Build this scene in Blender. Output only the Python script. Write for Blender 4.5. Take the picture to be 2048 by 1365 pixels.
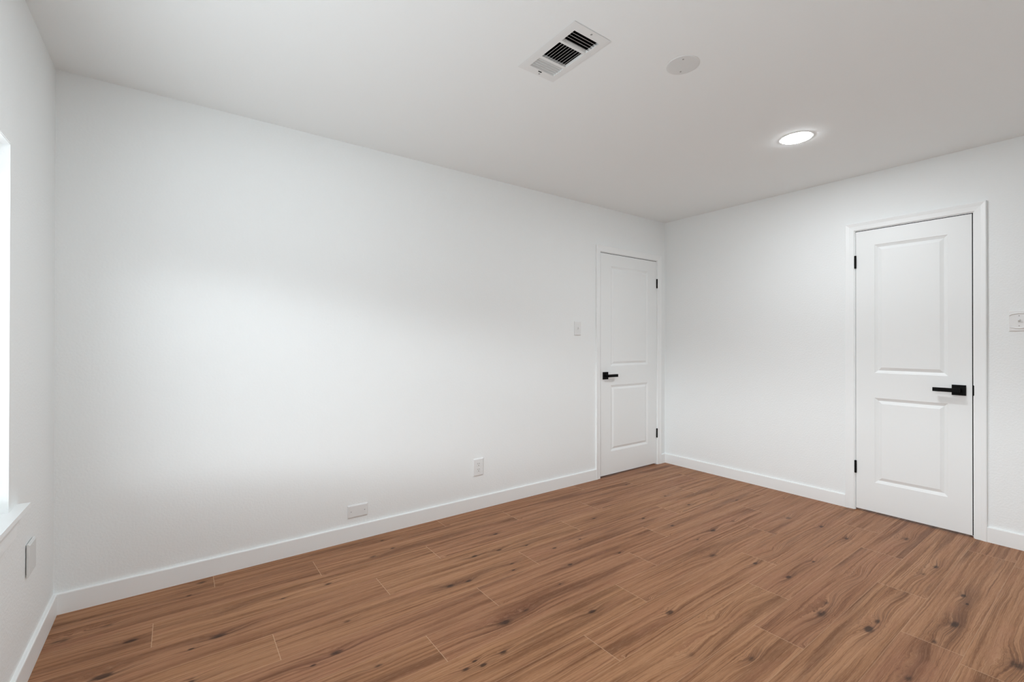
import bpy, bmesh, math, random
from mathutils import Vector

sc = bpy.context.scene
for o in list(bpy.data.objects):
    bpy.data.objects.remove(o, do_unlink=True)
COL = sc.collection

# ------------------------------------------------------------------ camera
# room frame: back wall is the plane y = 0, right wall x = 0, left wall x = -L
L, DEEP, H = 4.463, 3.354, 2.44
YAW, PITCH, ROLL = 0.630917748, 0.00345741907, 0.00124115256
cam_d = bpy.data.cameras.new('camera')
cam = bpy.data.objects.new('camera', cam_d)
COL.objects.link(cam)
cam_d.sensor_fit = 'HORIZONTAL'
cam_d.sensor_width = 36.0
cam_d.lens = 917.190122 / 2048.0 * 36.0
cam_d.clip_start = 0.02
cam.location = (-4.02065238, -2.86033355, 1.21758883)
F = Vector((math.sin(YAW) * math.cos(PITCH), math.cos(YAW) * math.cos(PITCH), math.sin(PITCH)))
R = Vector((math.cos(YAW), -math.sin(YAW), 0))
U = R.cross(F)
R2 = R * math.cos(ROLL) + U * math.sin(ROLL)
U2 = U * math.cos(ROLL) - R * math.sin(ROLL)
from mathutils import Matrix
cam.rotation_euler = Matrix((R2, U2, -F)).transposed().to_euler()
sc.camera = cam

# ------------------------------------------------------------------ sky, exposure
# dull sky with a bright gap between rooftops and the eave, sunlit pale ground below
w = bpy.data.worlds.new('sky')
sc.world = w
w.use_nodes = True
nt = w.node_tree
nt.nodes.clear()
def wm(op, *a):
    nd = nt.nodes.new('ShaderNodeMath')
    nd.operation = op
    for i, q in enumerate(a):
        if isinstance(q, (int, float)): nd.inputs[i].default_value = q
        else: nt.links.new(q, nd.inputs[i])
    return nd.outputs[0]
def wstep(q, a, b):
    nd = nt.nodes.new('ShaderNodeMapRange')
    nd.interpolation_type = 'SMOOTHSTEP'
    nt.links.new(q, nd.inputs['Value'])
    nd.inputs['From Min'].default_value = a
    nd.inputs['From Max'].default_value = b
    return nd.outputs[0]
SKY_GAP, SKY_HIGH, SKY_GROUND = 19.4, 2.4, 4.6
SKY_TINT = (0.938, 1.0, 1.055)
tc = nt.nodes.new('ShaderNodeTexCoord')
sp = nt.nodes.new('ShaderNodeSeparateXYZ')
nt.links.new(tc.outputs['Generated'], sp.inputs[0])
zz = sp.outputs['Z']
gap = wm('MULTIPLY', wm('MULTIPLY', wstep(zz, 0.055, 0.175), wstep(zz, 0.262, 0.215)), SKY_GAP - SKY_HIGH)
high = wm('MULTIPLY', wm('MULTIPLY', wstep(zz, 0.112, 0.132), wstep(zz, 0.48, 0.38)), SKY_HIGH)
low = wm('MULTIPLY', wstep(zz, -0.20, -0.30), SKY_GROUND)
lum = wm('ADD', wm('ADD', gap, high), wm('ADD', low, 0.85))
tint = nt.nodes.new('ShaderNodeCombineXYZ')
for i in range(3):
    nt.links.new(wm('MULTIPLY', lum, SKY_TINT[i]), tint.inputs[i])
bg = nt.nodes.new('ShaderNodeBackground')
nt.links.new(tint.outputs[0], bg.inputs['Color'])
wo = nt.nodes.new('ShaderNodeOutputWorld')
nt.links.new(bg.outputs[0], wo.inputs[0])

WIN_Y0, WIN_Y1, WIN_Z0, WIN_Z1 = -2.67, -0.68, 0.659, 1.864
pd = bpy.data.lights.new('window_daylight', 'AREA')
pd.shape = 'RECTANGLE'
pd.size = WIN_Z1 - WIN_Z0
pd.size_y = WIN_Y1 - WIN_Y0
pd.cycles.is_portal = True
po = bpy.data.objects.new('window_daylight', pd)
COL.objects.link(po)
po.location = (-L - 0.16, (WIN_Y0 + WIN_Y1) / 2, (WIN_Z0 + WIN_Z1) / 2)
po.rotation_euler = (0, -math.pi / 2, 0)

CAN_POWER = 250.0
sc.view_settings.view_transform = 'Standard'
sc.view_settings.look = 'None'
sc.view_settings.gamma = 1.0
sc.view_settings.use_curve_mapping = False
sc.view_settings.exposure = 0.03
sc.cycles.max_bounces = 16
sc.cycles.diffuse_bounces = 12
sc.cycles.glossy_bounces = 4
sc.cycles.transparent_max_bounces = 8
sc.cycles.sample_clamp_indirect = 8
sc.cycles.caustics_reflective = False
sc.cycles.caustics_refractive = False
sc.cycles.use_denoising = True

# ------------------------------------------------------------------ helpers
def principled(name, col, rough, spec=0.5, metal=0.0):
    m = bpy.data.materials.new(name)
    m.use_nodes = True
    b = m.node_tree.nodes['Principled BSDF']
    b.inputs['Base Color'].default_value = (*col, 1)
    b.inputs['Roughness'].default_value = rough
    b.inputs['Specular IOR Level'].default_value = spec
    b.inputs['Metallic'].default_value = metal
    return m

def add_bump(m, scale, dist, detail=2.0, strength=1.0, ramp=None):
    t = m.node_tree
    b = t.nodes['Principled BSDF']
    g = t.nodes.new('ShaderNodeNewGeometry')
    nz = t.nodes.new('ShaderNodeTexNoise')
    nz.inputs['Scale'].default_value = scale
    nz.inputs['Detail'].default_value = detail
    t.links.new(g.outputs['Position'], nz.inputs['Vector'])
    bp = t.nodes.new('ShaderNodeBump')
    bp.inputs['Strength'].default_value = strength
    bp.inputs['Distance'].default_value = dist
    src = nz.outputs['Fac']
    if ramp:
        r = t.nodes.new('ShaderNodeMapRange')
        r.inputs['From Min'].default_value = ramp[0]
        r.inputs['From Max'].default_value = ramp[1]
        t.links.new(src, r.inputs['Value'])
        src = r.outputs[0]
    t.links.new(src, bp.inputs['Height'])
    t.links.new(bp.outputs[0], b.inputs['Normal'])
    return m

M_WALL = add_bump(principled('wall_paint', (0.840, 0.863, 0.865), 0.62, 0.35), 95, 0.0014, 2.0, 0.32, (0.35, 0.7))
M_CEIL = add_bump(principled('ceiling_paint', (0.840, 0.864, 0.865), 0.75, 0.2), 120, 0.0006, 2.0, 0.4)
M_TRIM = principled('trim_paint', (0.860, 0.880, 0.882), 0.38, 0.5)
M_DOOR = add_bump(principled('door_paint', (0.832, 0.852, 0.853), 0.42, 0.5), 260, 0.0003, 2.0, 0.3)
M_BLACK = principled('matte_black_metal', (0.0025, 0.0025, 0.0025), 0.55, 0.12)
M_PLATE = principled('white_plastic', (0.77, 0.78, 0.78), 0.32, 0.5)
M_GREYPL = principled('primed_metal_plate_shade', (0.70, 0.71, 0.705), 0.5, 0.4)
M_VENT = principled('vent_enamel', (0.76, 0.77, 0.765), 0.45, 0.5)
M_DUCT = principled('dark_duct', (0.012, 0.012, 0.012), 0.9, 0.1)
M_SCREW = principled('screw_metal', (0.35, 0.35, 0.34), 0.45, 0.5)
M_SLOT = principled('slot_shadow_plastic', (0.12, 0.12, 0.12), 0.6, 0.2)
M_VINYL = principled('window_vinyl', (0.86, 0.86, 0.86), 0.35, 0.5)

M_LENS = bpy.data.materials.new('lamp_lens')
M_LENS.use_nodes = True
_t = M_LENS.node_tree
_b = _t.nodes['Principled BSDF']
_b.inputs['Base Color'].default_value = (0.9, 0.9, 0.9, 1)
_b.inputs['Emission Color'].default_value = (0.945, 1.0, 1.04, 1)
_b.inputs['Emission Strength'].default_value = CAN_POWER

M_GLASS = bpy.data.materials.new('window_glass')
M_GLASS.use_nodes = True
_t = M_GLASS.node_tree
_t.nodes.clear()
_o = _t.nodes.new('ShaderNodeOutputMaterial')
_mx = _t.nodes.new('ShaderNodeMixShader')
_fr = _t.nodes.new('ShaderNodeFresnel')
_fr.inputs[0].default_value = 1.45
_tr = _t.nodes.new('ShaderNodeBsdfTransparent')
_tr.inputs[0].default_value = (0.95, 0.96, 0.95, 1)
_gl = _t.nodes.new('ShaderNodeBsdfGlossy')
_gl.inputs['Roughness'].default_value = 0.0
_t.links.new(_fr.outputs[0], _mx.inputs[0])
_t.links.new(_tr.outputs[0], _mx.inputs[1])
_t.links.new(_gl.outputs[0], _mx.inputs[2])
_t.links.new(_mx.outputs[0], _o.inputs[0])

M_CLEAR = principled('glossy_acrylic', (0.80, 0.80, 0.795), 0.08, 0.7)

# coordinates on each surface: (u, d, z): u along the wall, d out into the room
def BACK(u, d, z): return Vector((u, -d, z))
def RIGHT(u, d, z): return Vector((-d, u, z))
def LEFT(u, d, z): return Vector((-L + d, u, z))
def CEIL(u, d, z): return Vector((u, z, H - d))     # here u = world x and z = world y
def WORLD(u, d, z): return Vector((u, d, z))

def box(bm, S, u0, u1, d0, d1, z0, z1, bevel=0.0, seg=2):
    vs = [bm.verts.new(S(u, d, z)) for u in (u0, u1) for d in (d0, d1) for z in (z0, z1)]
    idx = [(0, 1, 3, 2), (4, 6, 7, 5), (0, 4, 5, 1), (2, 3, 7, 6), (0, 2, 6, 4), (1, 5, 7, 3)]
    fs = [bm.faces.new([vs[i] for i in f]) for f in idx]
    if bevel:
        es = {ed for f in fs for ed in f.edges}
        bmesh.ops.bevel(bm, geom=list(es), offset=bevel, segments=seg, profile=0.6, affect='EDGES')

def frustum(bm, S, u0, u1, z0, z1, d0, d1, inset, rb=0.0):
    """plate with sloping rims: base rectangle at depth d0, smaller face at d1"""
    a = [bm.verts.new(S(u, d0, z)) for u, z in ((u0, z0), (u1, z0), (u1, z1), (u0, z1))]
    mid = [bm.verts.new(S(u, d0 + (d1 - d0) * .55, z)) for u, z in ((u0, z0), (u1, z0), (u1, z1), (u0, z1))]
    i = inset
    b = [bm.verts.new(S(u, d1, z)) for u, z in ((u0 + i, z0 + i), (u1 - i, z0 + i), (u1 - i, z1 - i), (u0 + i, z1 - i))]
    for k in range(4):
        j = (k + 1) % 4
        bm.faces.new((a[k], a[j], mid[j], mid[k]))
        bm.faces.new((mid[k], mid[j], b[j], b[k]))
    bm.faces.new(b)
    bm.faces.new(a[::-1])

def disc(bm, S, cu, cz, prof, n=48):
    """lathe about the d axis: prof = [(radius, d), ...]; radius 0 closes it"""
    rings = []
    for r, d in prof:
        if r == 0:
            rings.append([bm.verts.new(S(cu, d, cz))])
        else:
            rings.append([bm.verts.new(S(cu + r * math.cos(2 * math.pi * k / n), d, cz + r * math.sin(2 * math.pi * k / n))) for k in range(n)])
    for a, b in zip(rings, rings[1:]):
        for k in range(n):
            j = (k + 1) % n
            if len(a) == 1:
                bm.faces.new((a[0], b[k], b[j]))
            elif len(b) == 1:
                bm.faces.new((a[k], a[j], b[0]))
            else:
                bm.faces.new((a[k], a[j], b[j], b[k]))

def new(): return bmesh.new()

def obj(name, bm, mat, parent=None, origin=None, smooth=False):
    bmesh.ops.recalc_face_normals(bm, faces=bm.faces[:])
    if origin is None:
        if parent is not None:
            xs = [v.co for v in bm.verts]
            origin = sum(xs, Vector()) / len(xs)
        else:
            origin = Vector((0, 0, 0))
    origin = Vector(origin)
    for v in bm.verts:
        v.co -= origin
    me = bpy.data.meshes.new(name)
    bm.to_mesh(me)
    bm.free()
    me.materials.append(mat)
    if smooth:
        for p in me.polygons:
            p.use_smooth = True
    o = bpy.data.objects.new(name, me)
    COL.objects.link(o)
    base = Vector((0, 0, 0))
    if parent is not None:
        o.parent = parent
        q = parent
        while q is not None:
            base += Vector(q.location)
            q = q.parent
    o.location = origin - base
    return o

def empty(name, loc):
    o = bpy.data.objects.new(name, None)
    o.empty_display_size = 0.05
    COL.objects.link(o)
    o.location = loc
    return o

def tag(o, label, cat, group=None, kind=None):
    o['label'] = label
    o['category'] = cat
    if group: o['group'] = group
    if kind: o['kind'] = kind
    return o

# ------------------------------------------------------------------ floor
ROW_W, ROW_0, PLANK = 0.192, -0.150, 1.283
SEAM = {0: -3.865, 1: -3.408, 2: -4.100, 3: -3.187, 4: -3.695, 5: -2.816, 6: -3.183, 7: -2.235, 8: -2.650,
        9: -1.677, 10: -2.007, 11: -1.140, 12: -1.548, -1: -3.0, -2: -3.6, 13: -2.9, 14: -2.2, 15: -3.4, 16: -1.9, 17: -2.6, 18: -3.1}
# knots: x, y, size, darkness
KNOTS = [(-3.917,-0.056,2,0.7),(-3.97,-0.165,1,0.9),(-4.259,-0.247,2,0.6),(-4.17,-0.435,2,0.9),(-3.878,-0.607,2.5,0.8),(-3.972,-0.639,1,0.9),(-3.61,-0.458,1,0.8),(-3.846,-0.426,2.5,0.25),(-3.403,-0.447,1.5,0.8),(-3.512,-0.999,2.2,0.8),(-3.602,-1.021,1,0.9),(-4.236,-0.632,3,0.9),(-3.419,-0.82,1.5,0.7),(-4.401,-0.27,3,0.6),(-2.985,-0.252,1.5,0.8),(-3.115,-0.29,2.5,0.6),(-3.001,-0.114,1,0.8),(-2.913,-0.825,2,0.9),(-2.816,-0.838,1.8,0.8),(-2.383,-0.444,1.5,0.8),(-2.648,-0.622,1.5,0.9),(-2.492,-0.642,1.8,0.7),(-2.528,-0.819,1.5,0.6),(-2.564,-0.882,1,0.8),(-2.866,-1.231,3.2,0.8),(-2.739,-1.212,2,0.6),(-2.277,-1.015,1.5,0.9),(-2.001,-0.813,1,0.9),(-2.212,-0.813,1.5,0.8),(-2.459,-1.134,1,0.8),(-2.5,-1.396,1.9,0.9),(-2.982,-1.384,1.6,0.9),(-3.085,-1.397,1.3,1),(-3.099,-1.359,1,0.9),(-3.149,-1.378,1.5,0.7),(-2.324,-0.687,1,0.9),(-1.686,-0.629,1.5,0.8),(-1.408,-0.83,1.4,0.9),(-1.948,-1.081,1,0.9),(-1.44,-1.606,1.8,0.8),(-1.542,-1.418,3.2,0.6),(-1.203,-1.598,2.8,0.25),(-1.451,-1.781,1.8,0.9),(-1.158,-1.786,1.5,0.7),(-0.654,-1.782,1.6,0.8),(-0.569,-1.614,2,0.8),(-0.588,-1.419,2.6,0.7),(-0.361,-2.004,3,0.6),(-0.687,-2.203,2.2,0.8),(-0.844,-2.184,2.2,0.5),(-1.677,-2.014,3.4,0.7),(-1.563,-1.993,2,0.5),(-1.64,-2.178,2.6,1),(-1.546,-2.182,2,0.7),(-1.303,-2.387,2.8,0.9),(-0.959,-2.357,1.8,0.9),(-2.223,-1.607,2,1),(-2.398,-1.826,2.8,0.4),(-1.449,-2.586,3.6,0.8),(-1.164,-2.184,3,0.15),(-1.144,-1.992,3,0.15),(-2.117,-1.767,3.2,0.12),(-1.683,-1.795,3.2,0.15),(-1.712,-2.368,2.6,0.12),(-2.23,-1.977,2,0.6),(-1.354,-1.024,1.6,0.8),(-1.212,-1.227,2.2,0.8),(-0.954,-1.224,1.6,0.5),(-0.908,-0.859,1.8,0.8),(-0.887,-0.638,1.3,0.8),(-0.522,-1.017,1.3,0.8),(-0.558,-0.833,1.5,0.5),(-0.905,-0.262,1.4,0.8),(-0.966,-0.492,1.4,0.5),(-0.187,-1.218,1.3,0.5),(-1.418,-1.245,1.2,0.6),(-1.042,-2.383,1,0.9),(-1.527,-2.365,2,0.6),(-1.874,-2.363,2.2,0.6)]
NK = 5

def build_floor():
    rng = random.Random(7)
    X0, X1, Y1, Y0 = -L - 0.13, 0.10, 0.10, -DEEP - 0.13
    verts, faces, uvs, seeds, knots, shade = [], [], [], [], [], []
    r = -2
    while True:
        top = ROW_0 - ROW_W * (r - 1)
        bot = top - ROW_W
        if top <= Y0: break
        s = SEAM.get(r, -2.0)
        k = math.floor((X0 - s) / PLANK)
        while s + k * PLANK < X1:
            a, b = s + k * PLANK, s + (k + 1) * PLANK
            x0, x1, y0, y1 = max(a, X0), min(b, X1), max(bot, Y0), min(top, Y1)
            k += 1
            if x1 - x0 < 1e-4 or y1 - y0 < 1e-4: continue
            i = len(verts)
            verts += [(x0, y0, 0), (x1, y0, 0), (x1, y1, 0), (x0, y1, 0)]
            faces.append((i, i + 1, i + 2, i + 3))
            uvs += [(x - a, y - bot) for x, y in ((x0, y0), (x1, y0), (x1, y1), (x0, y1))]
            seeds.append(rng.random() * 40)
            shade.append(rng.random())
            kk = [(kx - a, ky - bot, s_, d_) for kx, ky, s_, d_ in KNOTS if a <= kx < b and bot <= ky < top][:NK]
            if not kk and not (-4.0 < x0 and y0 > -2.4):
                kk = [(rng.uniform(.1, 1.2), rng.uniform(.03, .16), rng.uniform(1, 2.5), rng.uniform(.4, .9)) for _ in range(2)]
            while len(kk) < NK: kk.append((-9, -9, 1, 0))
            knots.append(kk)
        r += 1
    me = bpy.data.meshes.new('floor')
    me.from_pydata(verts, [], faces)
    uv = me.uv_layers.new(name='plank_metres')
    for i, q in enumerate(uvs): uv.data[i].uv = q
    at = me.attributes.new('seed', 'FLOAT', 'FACE')
    for i, q in enumerate(seeds): at.data[i].value = q
    at = me.attributes.new('shade', 'FLOAT', 'FACE')
    for i, q in enumerate(shade): at.data[i].value = q
    for j in range(NK):
        at = me.attributes.new('knot%d' % j, 'FLOAT_COLOR', 'FACE')
        for i, kk in enumerate(knots): at.data[i].color = kk[j]
    o = bpy.data.objects.new('floor', me)
    COL.objects.link(o)
    me.materials.append(floor_material())
    return o

def floor_material():
    m = bpy.data.materials.new('brown_oak_planks')
    m.use_nodes = True
    t = m.node_tree
    N, K = t.nodes, t.links
    b = N['Principled BSDF']
    def val(x):
        return x
    def math_(op, *a):
        nd = N.new('ShaderNodeMath')
        nd.operation = op
        for i, x in enumerate(a):
            if isinstance(x, (int, float)): nd.inputs[i].default_value = x
            else: K.new(x, nd.inputs[i])
        return nd.outputs[0]
    def attr(nm):
        nd = N.new('ShaderNodeAttribute')
        nd.attribute_name = nm
        return nd
    def vec(x, y, z):
        nd = N.new('ShaderNodeCombineXYZ')
        for i, q in enumerate((x, y, z)):
            if isinstance(q, (int, float)): nd.inputs[i].default_value = q
            else: K.new(q, nd.inputs[i])
        return nd.outputs[0]
    def noise(v, detail=3.0, rough=0.55, scale=1.0):
        nd = N.new('ShaderNodeTexNoise')
        nd.inputs['Scale'].default_value = scale
        nd.inputs['Detail'].default_value = detail
        nd.inputs['Roughness'].default_value = rough
        K.new(v, nd.inputs['Vector'])
        return nd.outputs['Fac']
    def rng_(x, a, b_, c=0.0, d=1.0, smooth=True):
        nd = N.new('ShaderNodeMapRange')
        if smooth: nd.interpolation_type = 'SMOOTHSTEP'
        K.new(x, nd.inputs['Value'])
        for i, q in enumerate((a, b_, c, d)): nd.inputs[i + 1].default_value = q
        return nd.outputs[0]
    def mix(f, a, c, blend='MIX'):
        nd = N.new('ShaderNodeMix')
        nd.data_type = 'RGBA'
        nd.blend_type = blend
        if isinstance(f, (int, float)): nd.inputs[0].default_value = f
        else: K.new(f, nd.inputs[0])
        for i, q in ((6, a), (7, c)):
            if isinstance(q, tuple): nd.inputs[i].default_value = (*q, 1)
            else: K.new(q, nd.inputs[i])
        return nd.outputs[2]
    uvn = N.new('ShaderNodeUVMap')
    uvn.uv_map = 'plank_metres'
    s = N.new('ShaderNodeSeparateXYZ')
    K.new(uvn.outputs[0], s.inputs[0])
    u, v = s.outputs[0], s.outputs[1]
    seed = attr('seed').outputs['Fac']
    shade = attr('shade').outputs['Fac']
    # slow wander of the grain, and rings round every knot
    wander = math_('MULTIPLY', math_('SUBTRACT', noise(vec(math_('MULTIPLY', u, 1.3), math_('MULTIPLY', v, 5.0), seed), 2.0), 0.5), 0.026)
    wob = math_('MULTIPLY', math_('SUBTRACT', noise(vec(math_('MULTIPLY', u, 7.0), math_('MULTIPLY', v, 22.0), math_('ADD', seed, 3.0)), 2.0), 0.5), 0.009)
    wv = math_('ADD', math_('ADD', v, wander), wob)
    dark = None
    halo = None
    jit = noise(vec(math_('MULTIPLY', u, 30.0), math_('MULTIPLY', v, 60.0), seed), 2.0)
    for j in range(NK):
        a = attr('knot%d' % j)
        q = N.new('ShaderNodeSeparateXYZ')
        K.new(a.outputs['Color'], q.inputs[0])
        size = math_('MULTIPLY', q.outputs[2], 0.0085)
        du = math_('DIVIDE', math_('SUBTRACT', u, q.outputs[0]), size)
        dv = math_('DIVIDE', math_('SUBTRACT', v, q.outputs[1]), size)
        dv = math_('MULTIPLY', dv, math_('ADD', 0.45, math_('MULTIPLY', jit, 1.1)))
        du2, dv2 = math_('MULTIPLY', du, du), math_('MULTIPLY', dv, dv)
        wide = math_('EXPONENT', math_('MULTIPLY', math_('ADD', math_('MULTIPLY', du2, 0.045), math_('MULTIPLY', dv2, 0.42)), -1.0))
        wv = math_('ADD', wv, math_('MULTIPLY', math_('MULTIPLY', wide, size), 1.0))
        tight = math_('EXPONENT', math_('MULTIPLY', math_('ADD', math_('MULTIPLY', du2, 0.42), math_('MULTIPLY', dv2, 1.9)), -1.0))
        smear = math_('EXPONENT', math_('MULTIPLY', math_('ADD', math_('MULTIPLY', du2, 0.028), math_('MULTIPLY', dv2, 0.75)), -1.0))
        kd = math_('MULTIPLY', tight, a.outputs['Alpha'])
        kh = math_('MULTIPLY', smear, a.outputs['Alpha'])
        dark = kd if dark is None else math_('MAXIMUM', dark, kd)
        halo = kh if halo is None else math_('MAXIMUM', halo, kh)
    bands = noise(vec(math_('MULTIPLY', u, 0.9), math_('MULTIPLY', wv, 13.0), math_('MULTIPLY', seed, 1.7)), 3.0, 0.5)
    streak = noise(vec(math_('MULTIPLY', u, 1.3), math_('MULTIPLY', wv, 62.0), math_('MULTIPLY', seed, 2.3)), 4.0, 0.6)
    ring = noise(vec(math_('MULTIPLY', u, 0.9), math_('MULTIPLY', wv, 270.0), math_('MULTIPLY', seed, 3.1)), 2.0, 0.5)
    pores = noise(vec(math_('MULTIPLY', u, 26.0), math_('MULTIPLY', wv, 620.0), seed), 2.0, 0.6)
    ringzone = noise(vec(math_('MULTIPLY', u, 1.6), math_('MULTIPLY', v, 9.0), math_('ADD', seed, 11.0)), 2.0)
    light, mid, deep, black = (0.400, 0.202, 0.106), (0.305, 0.142, 0.069), (0.135, 0.053, 0.022), (0.022, 0.009, 0.006)
    c = mix(rng_(streak, 0.36, 0.66), mid, light)
    c = mix(math_('MULTIPLY', rng_(bands, 0.51, 0.68), 0.72), c, deep)
    c = mix(math_('MULTIPLY', rng_(streak, 0.47, 0.30), 0.50), c, deep)
    c = mix(math_('MULTIPLY', math_('MULTIPLY', rng_(ring, 0.47, 0.36), rng_(ringzone, 0.35, 0.6, 0.25, 1.0)), 0.60), c, deep)
    fine = noise(vec(math_('MULTIPLY', u, 2.2), math_('MULTIPLY', wv, 165.0), math_('MULTIPLY', seed, 4.3)), 3.0, 0.6)
    c = mix(math_('MULTIPLY', rng_(fine, 0.47, 0.33), 0.50), c, deep)
    c = mix(math_('MULTIPLY', rng_(fine, 0.56, 0.72), 0.30), c, (0.46, 0.265, 0.160))
    tone = noise(vec(math_('MULTIPLY', u, 3.0), math_('MULTIPLY', v, 14.0), math_('ADD', seed, 23.0)), 2.0)
    c = mix(math_('MULTIPLY', rng_(tone, 0.52, 0.72), 0.35), c, (0.335, 0.150, 0.085))
    c = mix(math_('MULTIPLY', rng_(pores, 0.55, 0.75), 0.42), c, (0.48, 0.29, 0.18))
    c = mix(math_('MULTIPLY', rng_(pores, 0.45, 0.28), 0.40), c, deep)
    c = mix(math_('MULTIPLY', math_('MULTIPLY', halo, rng_(fine, 0.62, 0.38)), 0.95), c, (0.115, 0.050, 0.026))
    kn = rng_(math_('MULTIPLY', dark, rng_(jit, 0.2, 0.6, 0.55, 1.15)), 0.15, 0.8)
    c = mix(math_('MULTIPLY', kn, 0.82), c, black)
    sv = N.new('ShaderNodeHueSaturation')
    K.new(rng_(shade, 0, 1, 0.497, 0.502, False), sv.inputs['Hue'])
    K.new(rng_(shade, 0, 1, 0.95, 1.06, False), sv.inputs['Value'])
    K.new(c, sv.inputs['Color'])
    c = sv.outputs[0]
    eu = math_('MINIMUM', u, math_('SUBTRACT', PLANK, u))
    ev = math_('MINIMUM', v, math_('SUBTRACT', ROW_W, v))
    seam_u = math_('MULTIPLY', math_('LESS_THAN', eu, 0.0013), 0.62)
    seam_v = math_('MULTIPLY', math_('LESS_THAN', ev, 0.0011), 0.32)
    seam = math_('MAXIMUM', seam_u, seam_v)
    c = mix(seam, c, (0.60, 0.40, 0.26))
    K.new(c, b.inputs['Base Color'])
    K.new(rng_(streak, 0.2, 0.8, 0.50, 0.40), b.inputs['Roughness'])
    b.inputs['Specular IOR Level'].default_value = 0.16
    bp = N.new('ShaderNodeBump')
    bp.inputs['Strength'].default_value = 0.25
    bp.inputs['Distance'].default_value = 0.0006
    K.new(math_('ADD', math_('MULTIPLY', pores, 0.6), ring), bp.inputs['Height'])
    K.new(bp.outputs[0], b.inputs['Normal'])
    return m

floor = build_floor()
tag(floor, 'brown wood-look plank floor with dark knots', 'floor', kind='structure')

# ------------------------------------------------------------------ walls and ceiling
T = 0.14
def wall(name, S, u0, u1, holes, label, back=None):
    """slab with openings (hu0, hu1, hz0, hz1); back = True closes an opening at the wall's outer face"""
    bm = new()
    us = sorted({u0, u1} | {h[0] for h in holes} | {h[1] for h in holes})
    for a, c in zip(us, us[1:]):
        hs = [h for h in holes if h[0] < (a + c) / 2 < h[1]]
        if not hs:
            box(bm, S, a, c, -T, 0, -0.02, H + 0.02)
        for h in hs:
            if h[2] > 0: box(bm, S, a, c, -T, 0, -0.02, h[2])
            box(bm, S, a, c, -T, 0, h[3], H + 0.02)
            if back: box(bm, S, a, c, -T, -T + 0.02, -0.02, h[3])
    o = obj(name, bm, M_WALL)
    return tag(o, label, 'wall', kind='structure')

# door geometry
D1A, D1B = -0.945, -0.137          # back wall: latch side, hinge side
D2A, D2B = -2.241, -1.632          # right wall: latch side, hinge side
DZ0, DZ1 = 0.014, 2.030
JT = 0.018                          # jamb thickness
GAP = 0.005
HGAP = 0.0025                        # hinge side
def rough(a, b): return (a - GAP - JT, b + HGAP + JT, 0.0, DZ1 + GAP + JT)
wall('wall_back', BACK, -L - T, T, [rough(D1A, D1B)], 'long white painted back wall', True)
wall('wall_right', RIGHT, -DEEP - T, 0, [rough(D2A, D2B)], 'white painted right wall with the narrow door', True)
LHOLE = [(WIN_Y0, WIN_Y1, WIN_Z0 - 0.018, WIN_Z1)]
wall('wall_left', LEFT, -DEEP - T, 0, LHOLE, 'white painted left wall with the window')
def FRONT(u, d, z): return Vector((u, -DEEP + d, z))
wall('wall_front', FRONT, -L, 0, [], 'white painted wall behind the viewer')

# ceiling with an opening for the air vent
VX0, VX1, VY0, VY1 = -2.775, -2.628, -1.566, -1.276
bm = new()
xs = [-L - T, VX0, VX1, T]
ys = [-DEEP - T, VY0, VY1, T]
g = [[bm.verts.new((x, y, H)) for y in ys] for x in xs]
for i in range(3):
    for j in range(3):
        if (i, j) != (1, 1):
            bm.faces.new((g[i][j], g[i + 1][j], g[i + 1][j + 1], g[i][j + 1]))
res = bmesh.ops.extrude_face_region(bm, geom=bm.faces[:])
for v in [q for q in res['geom'] if isinstance(q, bmesh.types.BMVert)]:
    v.co.z += 0.012
tag(obj('ceiling', bm, M_CEIL), 'flat white painted ceiling', 'ceiling', kind='structure')

# ------------------------------------------------------------------ door frames (jamb, casing)
CAS_W, CAS_R = 0.056, 0.005
CAS_PROF = [(0, 0.0), (0, 0.0075), (0.003, 0.0095), (0.030, 0.0115), (0.044, 0.0150), (0.051, 0.0165), (0.055, 0.0150), (CAS_W, 0.0120), (CAS_W, 0.0)]

def casing_piece(S, a, b):
    """a, b = functions (w) -> (u, z) giving the two mitred ends for distance w across the casing"""
    bm = new()
    ra = [bm.verts.new(S(a(w)[0], d, a(w)[1])) for w, d in CAS_PROF]
    rb = [bm.verts.new(S(b(w)[0], d, b(w)[1])) for w, d in CAS_PROF]
    n = len(ra)
    for k in range(n):
        j = (k + 1) % n
        bm.faces.new((ra[k], ra[j], rb[j], rb[k]))
    bm.faces.new(ra)
    bm.faces.new(rb[::-1])
    return bm

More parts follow.
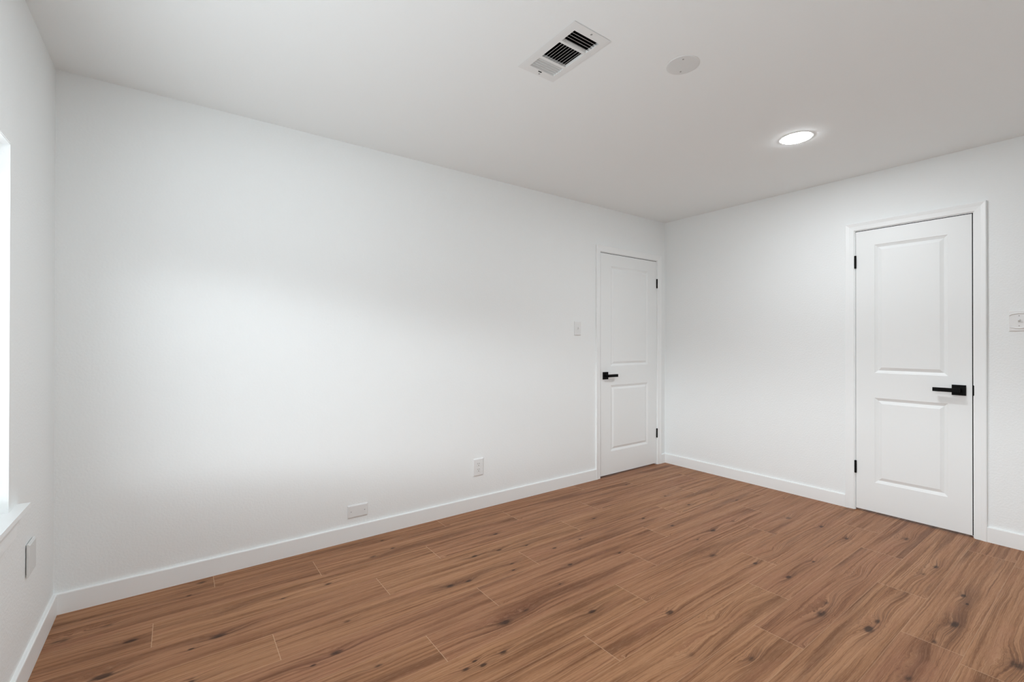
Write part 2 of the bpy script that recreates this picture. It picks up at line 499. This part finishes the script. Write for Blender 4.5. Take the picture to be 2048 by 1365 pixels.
def door_frame(name, S, a, b, hinge_at_b, label):
    """a < b: slab edges along the wall"""
    ja, jb, jz = a - GAP, b + HGAP, DZ1 + GAP
    bm = new()
    box(bm, S, ja - JT, ja, -T + 0.02, 0.0, 0, jz + JT)
    box(bm, S, jb, jb + JT, -T + 0.02, 0.0, 0, jz + JT)
    box(bm, S, ja, jb, -T + 0.02, 0.0, jz, jz + JT)
    fr = obj(name, bm, M_TRIM, origin=S((a + b) / 2, 0, 0))
    tag(fr, label, 'door frame', kind='structure')
    # stop strips that the slab closes against
    bm = new()
    box(bm, S, ja, ja + 0.012, -0.050, -0.038, 0, jz)
    box(bm, S, jb - 0.012, jb, -0.050, -0.038, 0, jz)
    box(bm, S, ja + 0.012, jb - 0.012, -0.050, -0.038, jz - 0.012, jz)
    obj('door_stop', bm, M_TRIM, fr)
    # dark strip added to stand in for gap shade at head and latch side
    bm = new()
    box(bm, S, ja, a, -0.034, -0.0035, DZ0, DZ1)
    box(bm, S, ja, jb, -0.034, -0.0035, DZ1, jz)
    q = obj('gap_shade', bm, M_DUCT, fr)
    q['label'] = 'dark strip standing in for shade in the door gap'
    ia, ib, iz = ja - CAS_R, jb + CAS_R, jz + CAS_R
    obj('side_casing', casing_piece(S, lambda w: (ia - w, 0.0), lambda w: (ia - w, iz + w)), M_TRIM, fr)
    obj('side_casing', casing_piece(S, lambda w: (ib + w, 0.0), lambda w: (ib + w, iz + w)), M_TRIM, fr)
    obj('head_casing', casing_piece(S, lambda w: (ia - w, iz + w), lambda w: (ib + w, iz + w)), M_TRIM, fr)
    # black strike plate with its curved lip, on the latch side
    e, sg = (ja, -1) if hinge_at_b else (jb, 1)
    bm = new()
    zc, hh = 0.921, 0.034
    prof = []
    n = 10
    for k in range(n + 1):
        q = -1 + 2 * k / n
        prof.append((0.0085 * max(0.0, 1 - q ** 4) + 0.0005, zc + hh * q))
    f0 = [bm.verts.new(S(e, -0.006, z)) for _, z in prof]
    f1 = [bm.verts.new(S(e + sg * x, 0.0015, z)) for x, z in prof]
    f2 = [bm.verts.new(S(e + sg * x, -0.0005, z)) for x, z in prof]
    f3 = [bm.verts.new(S(e - sg * 0.001, 0.0015, z)) for _, z in prof]
    for k in range(n):
        bm.faces.new((f0[k], f0[k + 1], f3[k + 1], f3[k]))
        bm.faces.new((f3[k], f3[k + 1], f1[k + 1], f1[k]))
        bm.faces.new((f1[k], f1[k + 1], f2[k + 1], f2[k]))
        bm.faces.new((f2[k], f2[k + 1], f0[k + 1], f0[k]))
    p = obj('strike_plate', bm, M_BLACK, fr)
    p['label'] = 'black metal strike plate'
    return fr

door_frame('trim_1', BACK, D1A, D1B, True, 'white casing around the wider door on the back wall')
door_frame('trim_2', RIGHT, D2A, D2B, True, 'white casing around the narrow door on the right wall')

# ------------------------------------------------------------------ doors
PANEL = [(0.0, 0.0), (0.002, -0.0022), (0.009, -0.0050), (0.017, -0.0085), (0.0195, -0.0090), (0.0215, -0.0082), (0.036, -0.0026), (0.0385, -0.0012), (0.041, -0.0010)]

def door(name, S, a, b, label):
    bm = new()
    c, hw = (a + b) / 2, (b - a) / 2
    st = 0.112 if hw < 0.35 else 0.137
    pa, pb = a + st, b - st
    zs = [DZ0, 0.2226, 0.8262, 1.0045, 1.9200, DZ1]
    us = [a, pa, pb, b]
    g = [[bm.verts.new(S(u, 0.0, z)) for z in zs] for u in us]
    for i in range(3):
        for j in range(5):
            if not (i == 1 and j in (1, 3)):
                bm.faces.new((g[i][j], g[i + 1][j], g[i + 1][j + 1], g[i][j + 1]))
    for j in (1, 3):
        prev = [g[1][j], g[2][j], g[2][j + 1], g[1][j + 1]]
        for w_, d in PANEL[1:]:
            ring = [bm.verts.new(S(u, d, z)) for u, z in ((pa + w_, zs[j] + w_), (pb - w_, zs[j] + w_), (pb - w_, zs[j + 1] - w_), (pa + w_, zs[j + 1] - w_))]
            for k in range(4):
                q = (k + 1) % 4
                bm.faces.new((prev[k], prev[q], ring[q], ring[k]))
            prev = ring
        bm.faces.new(prev)
    # edges and back of the slab
    outline = [g[0][k] for k in range(6)] + [g[1][5], g[2][5]] + [g[3][k] for k in range(5, -1, -1)] + [g[2][0], g[1][0]]
    uz = [(a, z) for z in zs] + [(pa, DZ1), (pb, DZ1)] + [(b, z) for z in reversed(zs)] + [(pb, DZ0), (pa, DZ0)]
    bk = [bm.verts.new(S(u, -0.035, z)) for u, z in uz]
    n = len(bk)
    for k in range(n):
        q = (k + 1) % n
        bm.faces.new((outline[k], outline[q], bk[q], bk[k]))
    bm.faces.new(bk)
    o = obj(name, bm, M_DOOR, origin=S(c, 0, DZ0))
    tag(o, label, 'door', kind='structure')
    # square rosette and flat bar lever, latch side = a
    zc = 0.9185
    bm = new()
    rc = a + 0.060
    box(bm, S, rc - 0.033, rc + 0.033, 0.0, 0.009, zc - 0.033, zc + 0.033, 0.0012)
    h = obj('door_handle', bm, M_BLACK, o)
    h['label'] = 'black lever handle with square rosette'
    bm = new()
    box(bm, S, rc - 0.011, rc + 0.011, 0.009, 0.048, zc - 0.011, zc + 0.011, 0.0012)
    box(bm, S, rc - 0.013, rc + 0.118, 0.040, 0.052, zc - 0.0125, zc + 0.0125, 0.0012)
    obj('lever', bm, M_BLACK, h)
    bm = new()
    box(bm, S, a - 0.0006, a + 0.001, -0.030, -0.006, zc - 0.028, zc + 0.028)
    obj('latch_plate', bm, M_BLACK, o)
    for z0, z1 in ((0.268, 0.360), (1.764, 1.857)):
        bm = new()
        nn = 14
        hu, hd, hr = b + HGAP / 2, 0.006, 0.0068
        prof = [(0.0, z0), (hr * .6, z0), (hr, z0 + 0.002)]
        for k in range(1, 5):
            zz = z0 + (z1 - z0) * k / 5
            prof += [(hr, zz - 0.0006), (hr * .88, zz), (hr, zz + 0.0006)]
        prof += [(hr, z1 - 0.002), (hr * .6, z1), (0.0, z1)]
        rings = []
        for r, z in prof:
            if r == 0: rings.append([bm.verts.new(S(hu, hd, z))])
            else: rings.append([bm.verts.new(S(hu + r * math.cos(2 * math.pi * k / nn), hd + r * math.sin(2 * math.pi * k / nn), z)) for k in range(nn)])
        for p, q in zip(rings, rings[1:]):
            for k in range(nn):
                j = (k + 1) % nn
                if len(p) == 1: bm.faces.new((p[0], q[j], q[k]))
                elif len(q) == 1: bm.faces.new((p[k], p[j], q[0]))
                else: bm.faces.new((p[k], p[j], q[j], q[k]))
        hg = obj('hinge', bm, M_BLACK, o)
        hg['label'] = 'black hinge knuckle'
    return o

door('door_1', BACK, D1A, D1B, 'white two-panel door on the back wall in the far corner')
door('door_2', RIGHT, D2A, D2B, 'narrow white two-panel door on the right wall')

# ------------------------------------------------------------------ baseboards
BH, BT = 0.0925, 0.014
def baseboard(name, S, u0, u1, label):
    bm = new()
    prof = [(0, 0), (BT, 0), (BT, BH - 0.004), (BT - 0.0012, BH - 0.0012), (BT - 0.004, BH), (0, BH)]
    ra = [bm.verts.new(S(u0, d, z)) for d, z in prof]
    rb = [bm.verts.new(S(u1, d, z)) for d, z in prof]
    n = len(prof)
    for k in range(n):
        j = (k + 1) % n
        bm.faces.new((ra[k], ra[j], rb[j], rb[k]))
    bm.faces.new(ra)
    bm.faces.new(rb[::-1])
    return tag(obj(name, bm, M_TRIM, origin=S((u0 + u1) / 2, 0, 0)), label, 'baseboard', kind='structure')

edge = GAP + CAS_R + CAS_W
hedge = HGAP + CAS_R + CAS_W
baseboard('baseboard_back', BACK, -L, D1A - edge, 'long white baseboard along the back wall')
baseboard('baseboard_back', BACK, D1B + hedge, -BT, 'short white baseboard stub between the corner and the wider door')
baseboard('baseboard_right', RIGHT, D2B + hedge, 0.0, 'white baseboard between the far corner and the narrow door')
baseboard('baseboard_right', RIGHT, -DEEP, D2A - edge, 'white baseboard under the clear-edged light switch at the right')
baseboard('baseboard_left', LEFT, -DEEP, -BT, 'white baseboard along the window wall')
baseboard('baseboard_front', FRONT, -L + BT, -BT, 'white baseboard behind the viewer')

# ------------------------------------------------------------------ window
def build_window(name, S, WIN_Y0, WIN_Y1, WIN_Z0, WIN_Z1, label):
    X0, X1 = -T, -0.085               # depth range of the vinyl frame
    bm = new()
    f = 0.042
    box(bm, S, WIN_Y0, WIN_Y0 + f, X0, X1, WIN_Z0, WIN_Z1, 0.002)
    box(bm, S, WIN_Y1 - f, WIN_Y1, X0, X1, WIN_Z0, WIN_Z1, 0.002)
    box(bm, S, WIN_Y0 + f, WIN_Y1 - f, X0, X1, WIN_Z0, WIN_Z0 + f, 0.002)
    box(bm, S, WIN_Y0 + f, WIN_Y1 - f, X0, X1, WIN_Z1 - f, WIN_Z1, 0.002)
    yc = (WIN_Y0 + WIN_Y1) / 2
    box(bm, S, yc - 0.022, yc + 0.022, X0, X1, WIN_Z0 + f, WIN_Z1 - f, 0.002)
    fr = obj(name, bm, M_VINYL, origin=S(yc, -0.1, WIN_Z0))
    tag(fr, label, 'window', kind='structure')
    for ya, yb in ((WIN_Y0 + f, yc - 0.022), (yc + 0.022, WIN_Y1 - f)):
        bm = new()
        s = 0.03
        box(bm, S, ya, ya + s, -0.125, -0.100, WIN_Z0 + f, WIN_Z1 - f)
        box(bm, S, yb - s, yb, -0.125, -0.100, WIN_Z0 + f, WIN_Z1 - f)
        box(bm, S, ya + s, yb - s, -0.125, -0.100, WIN_Z0 + f, WIN_Z0 + f + s)
        box(bm, S, ya + s, yb - s, -0.125, -0.100, WIN_Z1 - f - s, WIN_Z1 - f)
        sash = obj('sash', bm, M_VINYL, fr)
        bm = new()
        q = [bm.verts.new(S(y, -0.112, z)) for y, z in ((ya + s, WIN_Z0 + f + s), (yb - s, WIN_Z0 + f + s), (yb - s, WIN_Z1 - f - s), (ya + s, WIN_Z1 - f - s))]
        bm.faces.new(q)
        obj('glass_pane', bm, M_GLASS, sash)
    # stool: board in the opening plus a nosing with horns that run past it
    bm = new()
    zt, zb, nose, horn = WIN_Z0, WIN_Z0 - 0.0165, 0.033, 0.100
    pts = [(WIN_Y0, -0.085), (WIN_Y1, -0.085), (WIN_Y1, 0.0), (WIN_Y1 + horn, 0.0), (WIN_Y1 + horn, nose), (WIN_Y0 - horn, nose), (WIN_Y0 - horn, 0.0), (WIN_Y0, 0.0)]
    top = [bm.verts.new(S(u, d, zt)) for u, d in pts]
    bot = [bm.verts.new(S(u, d, zb)) for u, d in pts]
    for k in range(8):
        j = (k + 1) % 8
        bm.faces.new((top[k], top[j], bot[j], bot[k]))
    bm.faces.new(top)
    bm.faces.new(bot[::-1])
    obj('window_sill', bm, M_TRIM, fr)
    # apron with slanted ends
    bm = new()
    za, zc = zb, 0.566
    ya, yb = WIN_Y0 - 0.065, WIN_Y1 + 0.065
    pr = [(ya, za), (yb, za), (yb - 0.038, zc), (ya + 0.038, zc)]
    fa = [bm.verts.new(S(u, 0.012, z)) for u, z in pr]
    fb = [bm.verts.new(S(u, 0.0, z)) for u, z in pr]
    for k in range(4):
        j = (k + 1) % 4
        bm.faces.new((fa[k], fa[j], fb[j], fb[k]))
    bm.faces.new(fa)
    bm.faces.new(fb[::-1])
    obj('window_apron', bm, M_TRIM, fr)
    # thin flush strip over the opening
    bm = new()
    box(bm, S, WIN_Y0 - 0.012, WIN_Y1 - 0.012, 0.0, 0.003, WIN_Z1 + 0.001, WIN_Z1 + 0.088, 0.001)
    obj('head_strip', bm, M_WALL, fr)
build_window('window_1', LEFT, WIN_Y0, WIN_Y1, WIN_Z0, WIN_Z1, 'bright window in the left wall with white sill')

# ------------------------------------------------------------------ ceiling air vent
def build_vent():
    x0, x1, y0, y1 = -2.809, -2.602, -1.600, -1.241
    root = empty('air_vent', ((x0 + x1) / 2, (y0 + y1) / 2, H))
    tag(root, 'white rectangular three-way air vent with dark louvers in the ceiling', 'air vent')
    # face frame: raised flat border with rolled rim, open in the middle
    ox0, ox1, oy0, oy1 = -2.7715, -2.6335, -1.561, -1.281
    bm = new()
    def rect(i, d): return [bm.verts.new(CEIL(u, d, z)) for u, z in ((x0 + i, y0 + i), (x1 - i, y0 + i), (x1 - i, y1 - i), (x0 + i, y1 - i))]
    r0, r1, r2 = rect(0.006, 0.0), rect(0.0, 0.0020), rect(0.012, 0.0026)
    inn = [bm.verts.new(CEIL(u, 0.0028, z)) for u, z in ((ox0, oy0), (ox1, oy0), (ox1, oy1), (ox0, oy1))]
    inb = [bm.verts.new(CEIL(u, -0.010, z)) for u, z in ((ox0, oy0), (ox1, oy0), (ox1, oy1), (ox0, oy1))]
    for p, q in ((r0, r1), (r1, r2), (r2, inn), (inn, inb)):
        for k in range(4):
            j = (k + 1) % 4
            bm.faces.new((p[k], p[j], q[j], q[k]))
    fr = obj('vent_frame', bm, M_VENT, root)
    # cross bars between the three louver fields
    for ya, yb in ((-1.4865, -1.4745), (-1.3620, -1.3480)):
        bm = new()
        box(bm, CEIL, ox0, ox1, -0.010, 0.0028, ya, yb)
        obj('cross_bar', bm, M_VENT, fr)
    t = 0.0006
    def blade_x(yc, lean):        # blade running along x; lean = y shift from room edge to duct edge
        bm = new()
        pr = [(yc - lean / 2, 0.0024), (yc + lean / 2, -0.0119)]
        vs = []
        for s in (-t, t):
            for (yy, d) in pr:
                vs.append([bm.verts.new(CEIL(u, d, yy + s)) for u in (ox0, ox1)])
        a, b_, c, d_ = vs
        for p, q in ((a, b_), (b_, d_), (d_, c), (c, a)):
            bm.faces.new((p[0], p[1], q[1], q[0]))
        bm.faces.new([q[0] for q in (a, b_, d_, c)])
        bm.faces.new([q[1] for q in (a, c, d_, b_)])
        obj('louver', bm, M_VENT, root)
    def blade_y(xc, lean, ya, yb):
        bm = new()
        pr = [(xc - lean / 2, 0.0024), (xc + lean / 2, -0.0119)]
        vs = []
        for s in (-t, t):
            for (xx, d) in pr:
                vs.append([bm.verts.new(CEIL(xx + s, d, z)) for z in (ya, yb)])
        a, b_, c, d_ = vs
        for p, q in ((a, b_), (b_, d_), (d_, c), (c, a)):
            bm.faces.new((p[0], p[1], q[1], q[0]))
        bm.faces.new([q[0] for q in (a, b_, d_, c)])
        bm.faces.new([q[1] for q in (a, c, d_, b_)])
        obj('louver', bm, M_VENT, root)
    for k in range(4):
        blade_x(-1.5395 + k * 0.0150, 0.0157)
    for k in range(8):
        blade_y(-2.7500 + k * 0.0147, 0.0152, -1.4745, -1.3620)
    for k in range(5):
        blade_x(-1.3400 + k * 0.0140, -0.0065)
    # duct box above
    bm = new()
    ring = [bm.verts.new(CEIL(u, -0.0102, z)) for u, z in ((VX0, VY0), (VX1, VY0), (VX1, VY1), (VX0, VY1))]
    up = [bm.verts.new(CEIL(u, -0.30, z)) for u, z in ((VX0, VY0), (VX1, VY0), (VX1, VY1), (VX0, VY1))]
    for k in range(4):
        j = (k + 1) % 4
        bm.faces.new((ring[k], ring[j], up[j], up[k]))
    bm.faces.new(up)
    d = obj('duct_box', bm, M_DUCT, root)
    d['label'] = 'dark duct behind the louvers'
    for sx, sy in ((-2.7005, -1.5825), (-2.698, -1.2565)):
        bm = new()
        disc(bm, CEIL, sx, sy, [(0.0046, 0.0012), (0.0046, 0.0032), (0.0030, 0.0042), (0.0, 0.0044)], 16)
        obj('screw', bm, M_SCREW, root)
    bm = new()
    box(bm, CEIL, -2.7155, -2.6975, 0.0015, 0.0050, -1.2735, -1.2700)
    dl = obj('damper_lever', bm, M_BLACK, root)
    dl['label'] = 'small black damper lever'
build_vent()

# ------------------------------------------------------------------ round cover plate
root = empty('ceiling_cover_plate', (-2.228, -1.677, H))
tag(root, 'plain round light grey cover plate on the ceiling beside the air vent', 'cover plate')
bm = new()
disc(bm, CEIL, -2.228, -1.677, [(0.0705, 0.0), (0.0703, 0.0012), (0.0690, 0.0020), (0.0640, 0.0026), (0.0, 0.0030)], 64)
obj('cover_disc', bm, M_GREYPL, root)
for sx, sy in ((-2.2670, -1.7050), (-2.1960, -1.6450)):
    bm = new()
    disc(bm, CEIL, sx, sy, [(0.0038, 0.0020), (0.0038, 0.0038), (0.0, 0.0046)], 14)
    obj('screw', bm, M_SCREW, root)

# ------------------------------------------------------------------ recessed lights
def can_light(x, y, label):
    r = empty('recessed_light', (x, y, H))
    tag(r, label, 'ceiling light', 'recessed ceiling lights')
    bm = new()
    disc(bm, CEIL, x, y, [(0.0900, 0.0), (0.0898, 0.0014), (0.0875, 0.0022), (0.0787, 0.0026), (0.0787, 0.0)], 64)
    obj('trim_ring', bm, M_PLATE, r, smooth=False)
    bm = new()
    disc(bm, CEIL, x, y, [(0.0785, 0.0010), (0.0785, 0.0032), (0.0760, 0.0042), (0.0, 0.0050)], 64)
    l = obj('lens', bm, M_LENS, r)
    l['label'] = 'glowing white lens'
    return r
can_light(-1.045, -1.655, 'lit round recessed ceiling light nearest the narrow door')
can_light(-3.41, -1.655, 'added out-of-view round recessed ceiling light nearest the window')  # unseen second light, added to balance the room's light

# ------------------------------------------------------------------ wall plates
def screws(S, parent, pts, d, r=0.0028, mat=None):
    for u, z in pts:
        bm = new()
        disc(bm, S, u, z, [(r, d - 0.001), (r, d + 0.0006), (0.0, d + 0.0011)], 12)
        obj('screw', bm, mat or M_SCREW, parent)

def plate_root(name, S, u, z, label, cat, group=None):
    r = empty(name, S(u, 0, z))
    return tag(r, label, cat, group)

# outlet on the back wall
u0, u1, z0, z1 = -2.281, -2.194, 0.243, 0.369
r = plate_root('wall_outlet', BACK, (u0 + u1) / 2, z0, 'white double power outlet low on the back wall left of the wider door', 'outlet')
bm = new()
frustum(bm, BACK, u0, u1, z0, z1, 0, 0.0075, 0.006)
obj('cover_plate', bm, M_PLATE, r)
uc, zc = (u0 + u1) / 2, (z0 + z1) / 2
for s in (-1, 1):
    zz = zc + s * 0.0205
    bm = new()
    box(bm, BACK, uc - 0.0165, uc + 0.0165, 0.006, 0.0088, zz - 0.0165, zz + 0.0165, 0.001)
    q = obj('receptacle', bm, M_PLATE, r)
    for du in (-0.0064, 0.0064):
        bm = new()
        box(bm, BACK, uc + du - 0.0012, uc + du + 0.0012, 0.0070, 0.0090, zz + 0.0015, zz + 0.0095)
        obj('slot', bm, M_SLOT, q)
    bm = new()
    disc(bm, BACK, uc, zz - 0.0075, [(0.0030, 0.0080), (0.0030, 0.0090), (0.0, 0.0091)], 14)
    obj('ground_hole', bm, M_SLOT, q)

# blank plate low on the back wall
u0, u1, z0, z1 = -3.176, -3.052, 0.138, 0.215
r = plate_root('blank_wall_plate', BACK, (u0 + u1) / 2, z0, 'white horizontal blank wall plate just above the back baseboard', 'wall plate')
bm = new()
frustum(bm, BACK, u0, u1, z0, z1, 0, 0.0075, 0.006)
obj('cover_plate', bm, M_PLATE, r)
screws(BACK, r, [(-3.1555, 0.1765), (-3.0725, 0.1765)], 0.0075)

# blank plate under the window, standing a little proud of the wall
u0, u1, z0, z1 = -0.474, -0.374, 0.360, 0.478
r = plate_root('blank_wall_plate', LEFT, (u0 + u1) / 2, z0, 'white upright blank wall plate on the left wall under the window sill', 'wall plate')
bm = new()
frustum(bm, LEFT, u0, u1, z0, z1, 0.003, 0.0115, 0.006)
obj('cover_plate', bm, M_GREYPL, r)  # white plate coloured greyer to carry the shade on its face
bm = new()
box(bm, LEFT, u0 + 0.012, u1 - 0.012, 0.0, 0.003, z0 + 0.006, z1 - 0.006)
obj('mounting_box', bm, M_SLOT, r)
screws(LEFT, r, [((u0 + u1) / 2, z0 + 0.018), ((u0 + u1) / 2, z1 - 0.018)], 0.0115, mat=M_PLATE)

# switch beside the wider door
u0, u1, z0, z1 = -1.272, -1.194, 1.281, 1.400
r = plate_root('light_switch', BACK, (u0 + u1) / 2, z0, 'white toggle light switch on the back wall left of the wider door', 'light switch', 'light switches')
uc, zc = (u0 + u1) / 2, (z0 + z1) / 2
bm = new()
frustum(bm, BACK, u0, u1, z0, z1, 0, 0.0065, 0.005)
obj('cover_plate', bm, M_PLATE, r)
def toggle(S, uc, zc, d, parent):
    bm = new()
    box(bm, S, uc - 0.0055, uc + 0.0055, d - 0.0005, d + 0.0012, zc - 0.0125, zc + 0.0125)
    obj('toggle_collar', bm, M_GREYPL, parent)
    bm = new()
    a = [bm.verts.new(S(uc + x, d, zc + z)) for x, z in ((-.0042, -.0065), (.0042, -.0065), (.0042, .0065), (-.0042, .0065))]
    b = [bm.verts.new(S(uc + x, d + 0.013, zc + z)) for x, z in ((-.0036, .002), (.0036, .002), (.0036, .0095), (-.0036, .0095))]
    for k in range(4):
        j = (k + 1) % 4
        bm.faces.new((a[k], a[j], b[j], b[k]))
    bm.faces.new(b)
    obj('toggle', bm, M_PLATE, parent)
toggle(BACK, uc, zc, 0.0065, r)
screws(BACK, r, [(uc, zc - 0.030), (uc, zc + 0.030)], 0.0065, mat=M_PLATE)

# switch at the right edge: glossy plate with arched raised rims
u0, u1, z0, z1 = -2.493, -2.399, 1.289, 1.411
r = plate_root('light_switch', RIGHT, (u0 + u1) / 2, z0, 'glossy wide light switch with arched rims right of the narrow door', 'light switch', 'light switches')
uc, zc = -2.4405, (z0 + z1) / 2
bm = new()
frustum(bm, RIGHT, u0, u1, z0, z1, 0, 0.006, 0.003)
obj('cover_plate', bm, M_CLEAR, r)
for s in (-1, 1):
    bm = new()
    n, rr, tube = 20, 0.0, 0.0026
    pts = []
    for k in range(n + 1):
        q = -1 + 2 * k / n
        pts.append((uc + 0.040 * q, zc + s * (0.028 + 0.016 * math.sqrt(max(0.0, 1 - q * q * 0.96)))))
    rings = []
    for (uu, zz) in pts:
        rings.append([bm.verts.new(RIGHT(uu, 0.006 + tube * math.sin(math.pi * j / 6) * 1.6, zz + tube * math.cos(math.pi * j / 6))) for j in range(7)])
    for p, q in zip(rings, rings[1:]):
        for j in range(6):
            bm.faces.new((p[j], p[j + 1], q[j + 1], q[j]))
    obj('arched_rim', bm, M_CLEAR, r, smooth=True)
toggle(RIGHT, uc, zc, 0.006, r)
screws(RIGHT, r, [(uc, zc + 0.030), (uc, zc - 0.030)], 0.006)
